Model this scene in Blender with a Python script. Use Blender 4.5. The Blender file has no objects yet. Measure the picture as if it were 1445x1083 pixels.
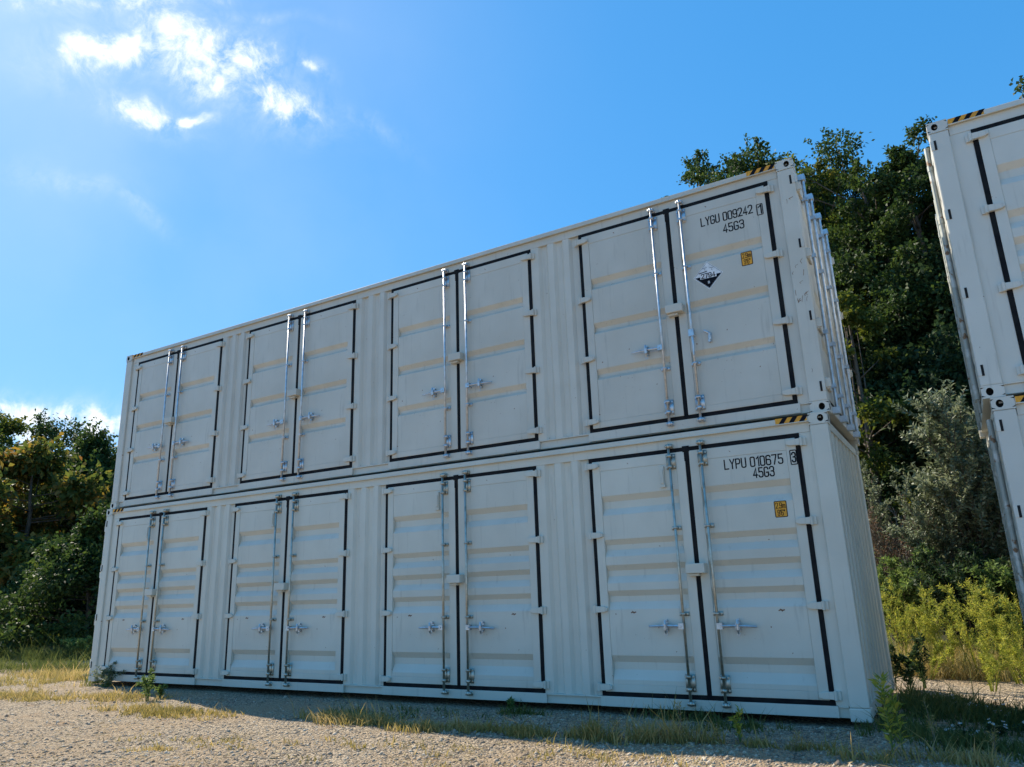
import bpy, bmesh, math, random
import numpy as np
from mathutils import Vector, Matrix, noise
PI = math.pi; R = math.radians

# ------------------------------------------------------------------ camera, world, sun
S = bpy.context.scene
COL = S.collection
cam_d = bpy.data.cameras.new('camera'); cam = bpy.data.objects.new('camera', cam_d); COL.objects.link(cam)
CR = Vector((0.857535757081816, 0.5134009211037737, -0.03243330904970111))
CU = Vector((0.1637427643563762, -0.21264447448087348, 0.9633123245311903))
CB = Vector((0.487668670766381, -0.8313854832041211, -0.26641592645786244))
CP = Vector((13.186779191234065, -7.913322360521875, 1.2669826078942222))
m = Matrix((CR, CU, CB)).transposed().to_4x4(); m.translation = CP
cam.matrix_world = m
cam_d.sensor_width = 36; cam_d.sensor_fit = 'HORIZONTAL'; cam_d.lens = 26.2125
cam_d.clip_start = 0.05; cam_d.clip_end = 2000
S.camera = cam
FPX = 1052.14

SUN_AZ = R(-76.8); SUN_EL = R(43.2)
sdir = Vector((math.sin(SUN_AZ)*math.cos(SUN_EL), math.cos(SUN_AZ)*math.cos(SUN_EL), math.sin(SUN_EL)))
sun_d = bpy.data.lights.new('sun', 'SUN'); sun_d.energy = 4.8; sun_d.angle = R(0.5); sun_d.color = (1, 0.90, 0.74)
sun = bpy.data.objects.new('sun', sun_d); COL.objects.link(sun)
sun.rotation_euler = (-sdir).to_track_quat('-Z', 'Y').to_euler()
S.view_settings.view_transform = 'Standard'; S.view_settings.look = 'None'
S.view_settings.gamma = 1; S.view_settings.exposure = 0.70
S.cycles.max_bounces = 8; S.cycles.transparent_max_bounces = 4

def ray(px, py):
    """world direction seen at pixel (px,py) of the 1445x1083 photograph"""
    return (CR*((px-722.5)/FPX) - CU*((py-541.5)/FPX) - CB)

W = bpy.data.worlds.new('World'); S.world = W; W.use_nodes = True
nt = W.node_tree; N = nt.nodes; LK = nt.links
for n_ in list(N): N.remove(n_)
def nd(t, tree=None, **kw):
    n = (tree or nt).nodes.new(t)
    for k, v in kw.items(): setattr(n, k, v)
    return n
def mth(op, a, b=None, c=None, tree=None, clamp=False):
    n = nd('ShaderNodeMath', tree, operation=op); n.use_clamp = clamp
    for i, v in enumerate((a, b, c)):
        if v is None: continue
        if isinstance(v, (int, float)): n.inputs[i].default_value = v
        else: (tree or nt).links.new(v, n.inputs[i])
    return n.outputs[0]
def vmth(op, a, b=None, tree=None):
    n = nd('ShaderNodeVectorMath', tree, operation=op)
    for i, v in enumerate((a, b)):
        if v is None: continue
        if isinstance(v, (tuple, list, Vector)): n.inputs[i].default_value = tuple(v)
        elif isinstance(v, (int, float)): n.inputs[3].default_value = v
        else: (tree or nt).links.new(v, n.inputs[i])
    return n
out = nd('ShaderNodeOutputWorld'); bg = nd('ShaderNodeBackground')
sky = nd('ShaderNodeTexSky', sky_type='NISHITA', sun_disc=False)
sky.sun_elevation = SUN_EL; sky.sun_rotation = SUN_AZ % (2*PI)
sky.air_density = 1.0; sky.dust_density = 0.35; sky.ozone_density = 3.0; sky.altitude = 100
bg.inputs['Strength'].default_value = 0.14
tc = nd('ShaderNodeTexCoord')
D = vmth('NORMALIZE', tc.outputs['Generated']).outputs['Vector']
# --- clouds: wisps of noise, gathered in a few patches of the sky
wob = nd('ShaderNodeTexNoise'); wob.inputs['Scale'].default_value = 9; wob.inputs['Detail'].default_value = 4
LK.new(D, wob.inputs['Vector'])
wv = vmth('SCALE', vmth('SUBTRACT', wob.outputs['Color'], (0.5, 0.5, 0.5)).outputs['Vector'], 0.16)
wv = nd('ShaderNodeVectorMath', operation='SCALE'); wv.inputs['Scale'].default_value = 0.06
LK.new(vmth('SUBTRACT', wob.outputs['Color'], (0.5, 0.5, 0.5)).outputs['Vector'], wv.inputs[0])
D2 = vmth('ADD', D, wv.outputs['Vector']).outputs['Vector']
patches = [  # px, py, half width, half height (photo pixels), turn, weight
    (165, 76, 80, 26, -8, 1.0), (250, 68, 62, 34, 18, .95), (330, 82, 75, 34, 20, 1.0), (290, 118, 70, 20, 32, .95), (395, 148, 60, 30, 12, 1.0),
    (215, 158, 48, 18, 14, 1.0), (200, 70, 70, 22, 0, .9), (300, 95, 80, 26, 30, .9), (275, 164, 34, 9, 4, .9), (447, 96, 26, 9, 28, .85), (150, 2, 110, 18, -4, .8), (330, 20, 90, 8, 8, .35), (200, 300, 40, 10, 30, .42), (95, 262, 60, 12, 10, .42), (520, 170, 60, 12, 35, .3),
    (50, 584, 90, 16, 2, 1.1), (125, 594, 60, 20, 6, 1.1), (20, 605, 80, 26, 0, 1.0)]
acc = None
for px, py, hw, hh, rot, wgt in patches:
    d0 = ray(px, py).normalized()
    ux = (ray(px+math.cos(R(rot))*10, py+math.sin(R(rot))*10).normalized()-d0).normalized()
    uy = d0.cross(ux).normalized()
    f = FPX/ray(px, py).length*1.0
    a = mth('DIVIDE', vmth('DOT_PRODUCT', D2, ux).outputs['Value'], hw/FPX)
    b = mth('DIVIDE', vmth('DOT_PRODUCT', D2, uy).outputs['Value'], hh/FPX)
    # centre offset: d0 is perpendicular to ux/uy up to rounding
    r2 = mth('ADD', mth('MULTIPLY', mth('SUBTRACT', a, d0.dot(ux)/(hw/FPX)), mth('SUBTRACT', a, d0.dot(ux)/(hw/FPX))),
             mth('MULTIPLY', b, b))
    g = mth('MULTIPLY', mth('EXPONENT', mth('MULTIPLY', r2, -0.9)), wgt)
    g = mth('MULTIPLY', g, mth('GREATER_THAN', vmth('DOT_PRODUCT', D, d0).outputs['Value'], 0.5))
    acc = g if acc is None else mth('MAXIMUM', acc, g)
n1 = nd('ShaderNodeTexNoise'); n1.inputs['Scale'].default_value = 16; n1.inputs['Detail'].default_value = 12
n1.inputs['Roughness'].default_value = 0.62; n1.inputs['Distortion'].default_value = 0.2
LK.new(D2, n1.inputs['Vector'])
n3 = nd('ShaderNodeTexNoise'); n3.inputs['Scale'].default_value = 30; n3.inputs['Detail'].default_value = 10
n3.inputs['Roughness'].default_value = 0.68; n3.inputs['Distortion'].default_value = 0.25
LK.new(D2, n3.inputs['Vector'])
nz = mth('ADD', mth('MULTIPLY', n1.outputs['Fac'], 1.35), mth('MULTIPLY', n3.outputs['Fac'], 1.65))
dens = mth('SUBTRACT', mth('ADD', mth('MULTIPLY', acc, 0.95), nz), 1.97)
mr = nd('ShaderNodeMapRange', interpolation_type='SMOOTHSTEP'); LK.new(dens, mr.inputs['Value'])
mr.inputs['From Min'].default_value = 0.0; mr.inputs['From Max'].default_value = 0.88
# thin veil
n2 = nd('ShaderNodeTexNoise'); n2.inputs['Scale'].default_value = 3.2; n2.inputs['Detail'].default_value = 6
LK.new(D2, n2.inputs['Vector'])
veil_c = ray(190, 170).normalized()
vd = mth('SUBTRACT', 1, vmth('DOT_PRODUCT', D, veil_c).outputs['Value'])
veil = mth('MULTIPLY', mth('EXPONENT', mth('MULTIPLY', vd, -16)), mth('SUBTRACT', n2.outputs['Fac'], 0.32))
veil = mth('MAXIMUM', mth('MULTIPLY', veil, 0.35), 0)
halo = mth('MULTIPLY', acc, mth('MAXIMUM', mth('MULTIPLY', mth('SUBTRACT', n3.outputs['Fac'], .36), 1.5), 0))
cl = mth('MINIMUM', mth('ADD', mth('MULTIPLY', mr.outputs['Result'], 0.90), mth('ADD', veil, halo)), 1)
gm = nd('ShaderNodeGamma'); gm.inputs['Gamma'].default_value = 0.40
dv = nd('ShaderNodeVectorMath', operation='SCALE'); dv.inputs['Scale'].default_value = 0.25
LK.new(sky.outputs['Color'], dv.inputs[0]); LK.new(dv.outputs['Vector'], gm.inputs['Color'])
ml = vmth('MULTIPLY', gm.outputs['Color'], (3.7, 4.38, 5.2))
hsv = nd('ShaderNodeHueSaturation'); hsv.inputs['Saturation'].default_value = 1.64; hsv.inputs['Value'].default_value = 0.765
LK.new(ml.outputs['Vector'], hsv.inputs['Color'])
mix = nd('ShaderNodeMix', data_type='RGBA'); LK.new(cl, mix.inputs['Factor'])
LK.new(hsv.outputs['Color'], mix.inputs['A']); mix.inputs['B'].default_value = (5.2, 5.5, 5.8, 1)
LK.new(mix.outputs['Result'], bg.inputs['Color']); LK.new(bg.outputs['Background'], out.inputs['Surface'])

# ------------------------------------------------------------------ materials
def mat(name, color, rough=.6, metal=0, spec=.5):
    m = bpy.data.materials.new(name); m.use_nodes = True
    b = m.node_tree.nodes['Principled BSDF']
    b.inputs['Base Color'].default_value = (*color, 1); b.inputs['Roughness'].default_value = rough
    b.inputs['Metallic'].default_value = metal; b.inputs['Specular IOR Level'].default_value = spec
    return m
def noisy(m, color2, scale=3, detail=6, lo=.4, hi=.6, bump=0, bscale=60, vec_scale=(1, 1, 1), bdist=.01, rough2=None):
    t = m.node_tree; b = t.nodes['Principled BSDF']
    co = nd('ShaderNodeTexCoord', t); mp = nd('ShaderNodeMapping', t); mp.inputs['Scale'].default_value = vec_scale
    t.links.new(co.outputs['Object'], mp.inputs['Vector'])
    n = nd('ShaderNodeTexNoise', t); n.inputs['Scale'].default_value = scale; n.inputs['Detail'].default_value = detail
    t.links.new(mp.outputs['Vector'], n.inputs['Vector'])
    r = nd('ShaderNodeMapRange', t); r.inputs['From Min'].default_value = lo; r.inputs['From Max'].default_value = hi
    t.links.new(n.outputs['Fac'], r.inputs['Value'])
    src = b.inputs['Base Color']
    mx = nd('ShaderNodeMix', t, data_type='RGBA')
    if src.is_linked:
        t.links.new(src.links[0].from_socket, mx.inputs['A'])
    else: mx.inputs['A'].default_value = src.default_value
    mx.inputs['B'].default_value = (*color2, 1)
    t.links.new(r.outputs['Result'], mx.inputs['Factor']); t.links.new(mx.outputs['Result'], src)
    if bump:
        n3 = nd('ShaderNodeTexNoise', t); n3.inputs['Scale'].default_value = bscale; n3.inputs['Detail'].default_value = 5
        t.links.new(co.outputs['Object'], n3.inputs['Vector'])
        bp = nd('ShaderNodeBump', t); bp.inputs['Strength'].default_value = bump; bp.inputs['Distance'].default_value = bdist
        t.links.new(n3.outputs['Fac'], bp.inputs['Height']); t.links.new(bp.outputs['Normal'], b.inputs['Normal'])
    return m
def paint(name, base, dirt, rust=.735):
    m = mat(name, base, .42, 0, .5)
    noisy(m, dirt, 1.7, 8, .35, .85)
    noisy(m, tuple(c*.72 for c in dirt), 5, 6, .60, .95, vec_scale=(4, 4, .35))
    t = m.node_tree; b = t.nodes['Principled BSDF']; oi = nd('ShaderNodeObjectInfo', t); hv = nd('ShaderNodeHueSaturation', t)
    t.links.new(mth('MULTIPLY_ADD', oi.outputs['Random'], .07, .965, tree=t), hv.inputs['Value'])
    t.links.new(b.inputs['Base Color'].links[0].from_socket, hv.inputs['Color']); t.links.new(hv.outputs['Color'], b.inputs['Base Color'])
    noisy(m, (.20, .085, .035), 26, 7, rust, rust+.03, bump=.5, bscale=2.2, bdist=.014)
    return m
PAINT_LOW = paint('paint_cool_white', (.62, .605, .52), (.53, .51, .43))
PAINT_UP = paint('paint_warm_white', (.61, .58, .50), (.515, .48, .40), .722)
PAINT_SIDE = paint('paint_clean_white', (.65, .635, .565), (.57, .55, .48), .73)
RUBBER = noisy(mat('black_rubber', (.006, .006, .008), .7, 0, .15), (.014, .014, .014), 8)
STEEL = noisy(mat('galvanised_steel', (.62, .65, .68), .46, 1), (.42, .43, .44), 18, 6, .4, .75)
STEEL_OLD = noisy(mat('dull_galvanised_steel', (.54, .53, .46), .48, 1), (.32, .28, .21), 14, 6, .42, .8)
STEEL_DULL = noisy(noisy(mat('weathered_steel', (.36, .38, .34), .6, .3), (.55, .56, .52), 7, 8, .5, .6), (.22, .12, .06), 13, 8, .60, .66)
BLACKM = mat('black_lettering', (.006, .006, .010), .7, 0, .15)
WHITEM = noisy(mat('white_sticker', (.80, .80, .80), .4), (.66, .66, .66), 20)
YELLOW = noisy(mat('yellow_sticker', (.80, .36, .015), .5), (.66, .29, .02), 25)
DARK = mat('painted_hole_shade', (.01, .01, .01), .9)  # near black colour standing in for the shade inside holes and slits
RUST = noisy(mat('rusty_steel', (.16, .07, .035), .8), (.30, .16, .08), 30)
BARK = noisy(mat('bark', (.075, .058, .042), .9), (.15, .12, .09), 9, 8, .4, .7, bump=.8, bscale=18, vec_scale=(1, 1, .3), bdist=.03)
TWIG = noisy(mat('dry_twig', (.20, .15, .11), .85), (.30, .25, .20), 5)

def leafmat(name, cols, trans=.35, rough=.6, spec=.22):
    """cols: palette taken at random per leaf"""
    m = bpy.data.materials.new(name); m.use_nodes = True; t = m.node_tree
    b = t.nodes['Principled BSDF']; o = t.nodes['Material Output']
    g = nd('ShaderNodeNewGeometry', t)
    cr = nd('ShaderNodeValToRGB', t); e = cr.color_ramp.elements
    while len(e) < len(cols): e.new(.5)
    for i, c in enumerate(cols):
        e[i].position = i/(len(cols)-1); e[i].color = (*c, 1)
    co = nd('ShaderNodeTexCoord', t)
    n = nd('ShaderNodeTexNoise', t); n.inputs['Scale'].default_value = .8; n.inputs['Detail'].default_value = 3
    t.links.new(co.outputs['Object'], n.inputs['Vector'])
    f = mth('ADD', mth('MULTIPLY', g.outputs['Random Per Island'], .55, tree=t), mth('MULTIPLY', mth('SUBTRACT', n.outputs['Fac'], .28, tree=t), 1.0, tree=t), tree=t, clamp=True)
    t.links.new(f, cr.inputs['Fac']); t.links.new(cr.outputs['Color'], b.inputs['Base Color'])
    b.inputs['Roughness'].default_value = rough; b.inputs['Specular IOR Level'].default_value = spec
    tr = nd('ShaderNodeBsdfTranslucent', t)
    hs = nd('ShaderNodeHueSaturation', t); hs.inputs['Value'].default_value = 1.7; hs.inputs['Saturation'].default_value = 1.1; hs.inputs['Hue'].default_value = .485
    t.links.new(cr.outputs['Color'], hs.inputs['Color']); t.links.new(hs.outputs['Color'], tr.inputs['Color'])
    ms = nd('ShaderNodeMixShader', t); ms.inputs['Fac'].default_value = trans
    t.links.new(b.outputs['BSDF'], ms.inputs[1]); t.links.new(tr.outputs['BSDF'], ms.inputs[2]); t.links.new(ms.outputs['Shader'], o.inputs['Surface'])
    return m
LEAF_G = leafmat('oak_leaf', [(.016, .034, .013), (.03, .058, .018), (.05, .085, .022), (.095, .125, .03)], .34)
LEAF_D = leafmat('dark_leaf', [(.014, .032, .016), (.026, .052, .021), (.045, .075, .026), (.08, .11, .035)], .3)
LEAF_Y = leafmat('yellowing_leaf', [(.025, .048, .014), (.05, .08, .018), (.10, .12, .024), (.20, .18, .035)], .40)
LEAF_A = leafmat('autumn_leaf', [(.035, .06, .02), (.06, .09, .024), (.10, .12, .03), (.24, .17, .04), (.19, .085, .04)], .42)
LEAF_S = leafmat('silvery_leaf', [(.06, .085, .045), (.11, .14, .075), (.20, .23, .14), (.32, .34, .23)], .28, .5, .4)
LEAF_F = leafmat('fennel_leaf', [(.08, .12, .028), (.18, .23, .045), (.38, .38, .08), (.58, .50, .14)], .5)
LEAF_W = leafmat('weed_leaf', [(.05, .09, .03), (.10, .16, .045), (.18, .25, .08), (.30, .34, .14)], .4)
LEAF_B = leafmat('brown_leaf', [(.08, .05, .03), (.14, .09, .055), (.20, .14, .09), (.12, .12, .05)], .25)
GRASS_M = leafmat('dry_grass', [(.12, .12, .04), (.25, .22, .07), (.42, .34, .14), (.50, .40, .22)], .35)
GRASS_G = leafmat('green_grass', [(.035, .06, .02), (.07, .10, .03), (.13, .15, .045), (.26, .23, .09)], .35)

# ------------------------------------------------------------------ mesh helpers
def link(o, parent=None):
    COL.objects.link(o)
    if parent is not None: o.parent = parent
    return o
def thing(name, label, cat, loc=(0, 0, 0), rz=0, group=None):
    o = bpy.data.objects.new(name, None); o.empty_display_size = .3
    o.location = loc; o.rotation_euler = (0, 0, rz); o['label'] = label; o['category'] = cat
    if group: o['group'] = group
    return link(o)
def tag(o, label, cat, group=None):
    o['label'] = label; o['category'] = cat
    if group: o['group'] = group
    return o
class MB:
    def __init__(s): s.v = []; s.f = []; s.mi = []; s.cur = 0
    def add(s, vs, fs):
        b = len(s.v); s.v += [tuple(v) for v in vs]; s.f += [tuple(i+b for i in f) for f in fs]; s.mi += [s.cur]*len(fs)
    def box(s, x0, x1, y0, y1, z0, z1):
        if x0 > x1: x0, x1 = x1, x0
        if y0 > y1: y0, y1 = y1, y0
        if z0 > z1: z0, z1 = z1, z0
        s.add([(x0,y0,z0),(x1,y0,z0),(x1,y1,z0),(x0,y1,z0),(x0,y0,z1),(x1,y0,z1),(x1,y1,z1),(x0,y1,z1)],
              [(0,3,2,1),(4,5,6,7),(0,1,5,4),(1,2,6,5),(2,3,7,6),(3,0,4,7)])
    def tube(s, pts, rad, n=10, cap=True):
        pts = [Vector(p) for p in pts]; rad = rad if isinstance(rad, (list, tuple)) else [rad]*len(pts)
        rings = []; prev = None
        for i, p in enumerate(pts):
            t = (pts[min(i+1, len(pts)-1)]-pts[max(i-1, 0)]).normalized()
            if prev is None:
                a = t.cross(Vector((0, 0, 1)))
                if a.length < .1: a = t.cross(Vector((1, 0, 0)))
            else: a = prev-t*prev.dot(t)
            a.normalize(); b = t.cross(a); prev = a
            rings.append([p+(a*math.cos(2*PI*k/n)+b*math.sin(2*PI*k/n))*rad[i] for k in range(n)])
        vs = [v for r in rings for v in r]; fs = []
        for i in range(len(rings)-1):
            for k in range(n):
                k2 = (k+1) % n; fs.append((i*n+k, i*n+k2, (i+1)*n+k2, (i+1)*n+k))
        if cap:
            fs.append(tuple(reversed(range(n)))); fs.append(tuple((len(rings)-1)*n+k for k in range(n)))
        s.add(vs, fs)
    def prism(s, poly, a0, a1, axis):
        """closed outline extruded along axis; outline gives the two other coordinates in xyz order"""
        n = len(poly)
        def P(q, a):
            return (a, q[0], q[1]) if axis == 0 else (q[0], a, q[1]) if axis == 1 else (q[0], q[1], a)
        vs = [P(q, a0) for q in poly]+[P(q, a1) for q in poly]
        fs = [tuple(range(n)), tuple(range(2*n-1, n-1, -1))]+[(i, n+i, n+(i+1) % n, (i+1) % n) for i in range(n)]
        s.add(vs, fs)
    def holeplate(s, c, u, v, nrm, hw, hh, ew, eh, depth, n=16, eo=(0, 0)):
        """rectangle hw x hh round c with an oval hole and a pocket behind it"""
        c, u, v, nrm = Vector(c), Vector(u), Vector(v), Vector(nrm)
        out_, el, dp = [], [], []
        for k in range(n):
            a = 2*PI*(k+.5)/n; ca, sa = math.cos(a), math.sin(a)
            q = max(abs(ca), abs(sa)); out_.append(c+u*(ca/q*hw)+v*(sa/q*hh))
            e = c+u*(eo[0]+ca*ew)+v*(eo[1]+sa*eh); el.append(e); dp.append(e-nrm*depth)
        # corners snapped
        fs = []
        for k in range(n):
            k2 = (k+1) % n; fs += [(k, k2, n+k2, n+k)]
        s.add(out_+el, fs); c_ = s.cur; s.cur = 1  # pocket walls and bottom take the second material, shade painted in
        s.add(el+dp, [(k, (k+1) % n, n+(k+1) % n, n+k) for k in range(n)])
        s.add([q_+nrm*.001 for q_ in dp], [tuple(range(n))]); s.cur = c_
    def build(s, name, mats, parent=None, bevel=0, smooth=False, mirror_x=None, recalc=True):
        me = bpy.data.meshes.new(name); vs = s.v
        if mirror_x is not None: vs = [(mirror_x-x, y, z) for x, y, z in vs]
        me.from_pydata([tuple(v) for v in vs], [], s.f)
        for m_ in (mats if isinstance(mats, (list, tuple)) else [mats]): me.materials.append(m_)
        me.polygons.foreach_set('material_index', s.mi)
        if recalc:
            bm = bmesh.new(); bm.from_mesh(me); bmesh.ops.recalc_face_normals(bm, faces=bm.faces); bm.to_mesh(me); bm.free()
        if smooth: me.polygons.foreach_set('use_smooth', [True]*len(me.polygons))
        me.update()
        return put(name, me, parent, bevel)
def put(name, me, parent=None, bevel=0):
    o = bpy.data.objects.new(name, me); link(o, parent)
    if bevel:
        md = o.modifiers.new('bevel', 'BEVEL'); md.width = bevel; md.segments = 2; md.limit_method = 'ANGLE'; md.angle_limit = R(40)
        md.use_clamp_overlap = True
    return o
def autosmooth(o):
    for p in o.data.polygons: p.use_smooth = len(p.vertices) == 4
    return o

# stroke lettering ---------------------------------------------------------------
def rr(x0, y0, x1, y1, r=.14, close=True):
    p = []
    for cx, cy, a0 in ((x1-r, y1-r, 0), (x0+r, y1-r, 90), (x0+r, y0+r, 180), (x1-r, y0+r, 270)):
        for k in range(4):
            a = R(a0+k*30); p.append((cx+r*math.cos(a), cy+r*math.sin(a)))
    if close: p.append(p[0])
    return p
GL = {
 'L': [[(0,1),(0,0),(.46,0)]], 'Y': [[(0,1),(.25,.48),(.5,1)],[(.25,.5),(.25,0)]],
 'G': [[(.48,.80),(.46,.9),(.36,1),(.14,1),(.03,.93),(0,.85),(0,.15),(.03,.07),(.14,0),(.36,0),(.47,.07),(.5,.15),(.5,.45),(.27,.45)]],
 'U': [[(0,1),(0,.15),(.03,.06),(.14,0),(.36,0),(.47,.06),(.5,.15),(.5,1)]],
 'P': [[(0,0),(0,1),(.34,1),(.46,.94),(.5,.84),(.5,.62),(.46,.52),(.34,.46),(0,.46)]],
 '0': [rr(0,0,.5,1)], '1': [[(.06,.80),(.27,1),(.27,0)]],
 '2': [[(0,.80),(.03,.93),(.14,1),(.36,1),(.47,.93),(.5,.82),(.5,.66),(.42,.50),(.0,.02),(.5,.02)]],
 '3': [[(0,.82),(.03,.93),(.14,1),(.36,1),(.47,.93),(.5,.84),(.5,.66),(.44,.56),(.34,.53),(.18,.53)],[(.3,.53),(.42,.49),(.5,.40),(.5,.15),(.46,.06),(.36,0),(.14,0),(.03,.07),(0,.18)]],
 '4': [[(.36,0),(.36,1),(0,.25),(.5,.25)]],
 '5': [[(.46,1),(.04,1),(.03,.56),(.34,.6),(.46,.54),(.5,.44),(.5,.15),(.46,.06),(.36,0),(.14,0),(.03,.07),(0,.17)]],
 '6': [[(.48,.83),(.45,.94),(.36,1),(.14,1),(.03,.93),(0,.85),(0,.15),(.03,.07),(.14,0),(.36,0),(.47,.07),(.5,.15),(.5,.42),(.46,.52),(.36,.57),(.02,.55)]],
 '7': [[(0,1),(.5,1),(.2,0)]], '8': [rr(0,.52,.5,1,.13), rr(0,0,.5,.50,.14)],
 '9': [[(.02,.17),(.05,.06),(.14,0),(.36,0),(.47,.07),(.5,.15),(.5,.85),(.47,.93),(.36,1),(.14,1),(.03,.93),(0,.85),(0,.58),(.04,.48),(.14,.43),(.48,.45)]],
 'm': [[(0,0),(0,.62)],[(0,.55),(.08,.62),(.24,.62),(.3,.55),(.3,0)],[(.3,.55),(.38,.62),(.54,.62),(.6,.55),(.6,0)]],
 '.': [[(.05,0),(.05,.08)]], ',': [[(.06,.08),(.02,-.08)]], "'": [[(.05,.75),(.05,1)]], '"': [[(.03,.75),(.03,1)],[(.2,.75),(.2,1)]], ' ': []}
ADV = {'m': .82, '.': .22, ',': .24, "'": .22, '"': .4, ' ': .38, '1': .5}
def ribbon(mb, pts, w, y, thick=.0012):
    """mitred ribbon in the xz plane facing -y"""
    P = [Vector((a, b)) for a, b in pts]; closed = (P[0]-P[-1]).length < 1e-6
    if closed: P = P[:-1]
    n = len(P); Lf, Rt = [], []
    for i in range(n):
        if closed: d1 = (P[i]-P[i-1]).normalized(); d2 = (P[(i+1) % n]-P[i]).normalized()
        else:
            d1 = (P[i]-P[i-1]).normalized() if i else (P[1]-P[0]).normalized()
            d2 = (P[i+1]-P[i]).normalized() if i < n-1 else d1
        t = (d1+d2); t = t.normalized() if t.length > .05 else d1
        nr = Vector((-t.y, t.x)); k = 1/max(.45, nr.dot(Vector((-d1.y, d1.x))))
        e = Vector((0, 0))
        if not closed and i == 0: e = -d2*w*.5
        if not closed and i == n-1: e = d1*w*.5
        Lf.append(P[i]+e+nr*w*.5*k); Rt.append(P[i]+e-nr*w*.5*k)
    vs = [(q.x, y, q.y) for q in Lf]+[(q.x, y, q.y) for q in Rt]
    fs = [(i, (i+1) % n, n+(i+1) % n, n+i) for i in range(n if closed else n-1)]
    mb.add(vs, fs)
def text(mb, s, x0, x1, zc, h, y, w=.125):
    """lettering stretched to span x0..x1, letter height h centred on zc"""
    tot = sum(ADV.get(c, .72) for c in s)-.22
    k = (x1-x0)/tot; x = x0; q = 0
    for c in s:
        for st in GL[c]:
            ribbon(mb, [(x+a*k, zc-h/2+b*h) for a, b in st], w*h, y-.0004*(q % 3)); q += 1
        x += ADV.get(c, .72)*k
    return mb
def textw(mb, s, *a): return text(mb, s, *a)

# ------------------------------------------------------------------ containers
L, WD, H = 12.192, 2.438, 2.896
PX = [0.36, 3.40, 6.465, 9.535]        # left edge of each pair of doors (outer edge of its rubber)
PWID = 2.365; GB = .045; CB_ = .05
LW = (PWID-2*GB-CB_)/2                  # one leaf
ZB, ZT = .175, 2.67                     # leaf bottom and top (rubber 45 mm beyond)
STY = {'low': dict(rec=[(2.265,.065,2.12,.075),(1.775,.06,1.66,.075),(1.495,.06,1.375,.075),(1.22,.06,1.10,.08),(.545,.07,.40,.10)],
                   hz=(2.62,1.83,1.025,.22), zh=.845, br=(1.85,.965)),
       'up': dict(rec=[(2.07,.06,1.965,.04),(1.485,.06,1.385,.04),(.895,.06,.80,.04)],
                  hz=(2.60,1.81,1.035,.255), zh=.99, br=(1.91,.74))}
CACHE = {}
def cached(key, name, fn, parent, bevel=0, loc=None):
    if key not in CACHE:
        o = fn(parent); CACHE[key] = (o.data, [(mm.width) for mm in o.modifiers])
    else:
        me, bv = CACHE[key]; o = put(name, me, parent, bv[0] if bv else 0)
    if loc: o.location = loc
    return o

def leaf_mesh(sty, mir):
    y0 = .018
    mb = MB(); w = LW
    x0, x1 = .095, w-.10
    mb.box(0, x0, y0, .085, ZB, ZT); mb.box(x1, w, y0, .085, ZB, ZT)
    mb.box(x0, x1, y0+.001, .085, ZT-.115, ZT); mb.box(x0, x1, y0+.001, .085, ZB, ZB+.075)
    yo, yi = y0+.004, y0+.046
    pr = [(yo, ZT-.115)]
    for zt, s1, zb, s2 in STY[sty]['rec']:
        pr += [(yo, zt), (yi, zt-s1), (yi, zb), (yo, zb-s2)]
    pr += [(yo, ZB+.075), (.083, ZB+.075), (.083, ZT-.115)]
    mb.prism(pr, x0+.0005, x1-.0005, 0)
    return mb, w
def gasket_mesh(mir):
    mb = MB(); w = LW; y0, y1 = .022, .075
    mb.box(-GB, 0, y0, y1, ZB-GB, ZT+GB)
    xe = w+CB_ if mir else w
    mb.box(0, xe, y0, y1, ZT, ZT+GB); mb.box(0, xe, y0, y1, ZB-GB, ZB)
    if mir:
        mb.box(w, w+CB_, y0, y1, ZB, ZT)
        mb.box(w-.008, w+CB_+.02, y0-.006, y0+.001, ZT-.01, ZT+GB+.012)
        mb.box(w-.004, w+CB_+.008, y0-.004, y0+.001, ZT-.11, ZT-.01)
    return mb, w
def hinge_mesh():
    mb = MB()
    mb.prism([(-.048, -.034), (.05, -.03), (.088, -.016), (.088, .016), (.05, .03), (-.048, .034)], -.016, .020, 1)
    mb.tube([(-.062, -.004, -.042), (-.062, -.004, .042)], .0165, 10)
    mb.box(-.105, -.062, .006, .031, -.04, .04)
    return mb
def rod_mesh(sty):
    mb = MB(); s = STY[sty]
    mb.tube([(0, -.034, .10), (0, -.034, 2.735)], .0145, 12)
    for z in s['br']:
        mb.box(-.052, .052, .010, .0185, z-.02, z+.02); mb.box(-.022, .022, -.050, .012, z-.011, z+.011)
        for sx in (-.04, .04): mb.tube([(sx, .012, z), (sx, -.004, z)], .011, 6)
    for zc, sg in ((.29, 1), (2.57, -1)):
        mb.box(-.052, .052, .010, .0185, zc-.085, zc+.085)
        for dz in (-.06, .06):
            mb.box(-.022, .022, -.050, .012, zc+dz-.015, zc+dz+.015)
            for sx in (-.042, .042): mb.tube([(sx, .012, zc+dz), (sx, -.006, zc+dz)], .011, 6)
    for zc, sg in ((.095, 1), (2.738, -1)):      # cams and keepers
        mb.box(-.036, .036, -.002, .028, zc-.024, zc+.024)
        mb.box(-.032, -.018, -.048, 0, zc-.018, zc+.018); mb.box(.018, .032, -.048, 0, zc-.018, zc+.018)
        mb.tube([(0, -.034, zc-.022), (0, -.034, zc+.022)], .019, 10)
        mb.tube([(-.04, -.034, zc), (.04, -.034, zc)], .007, 8)
    return mb
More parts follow.
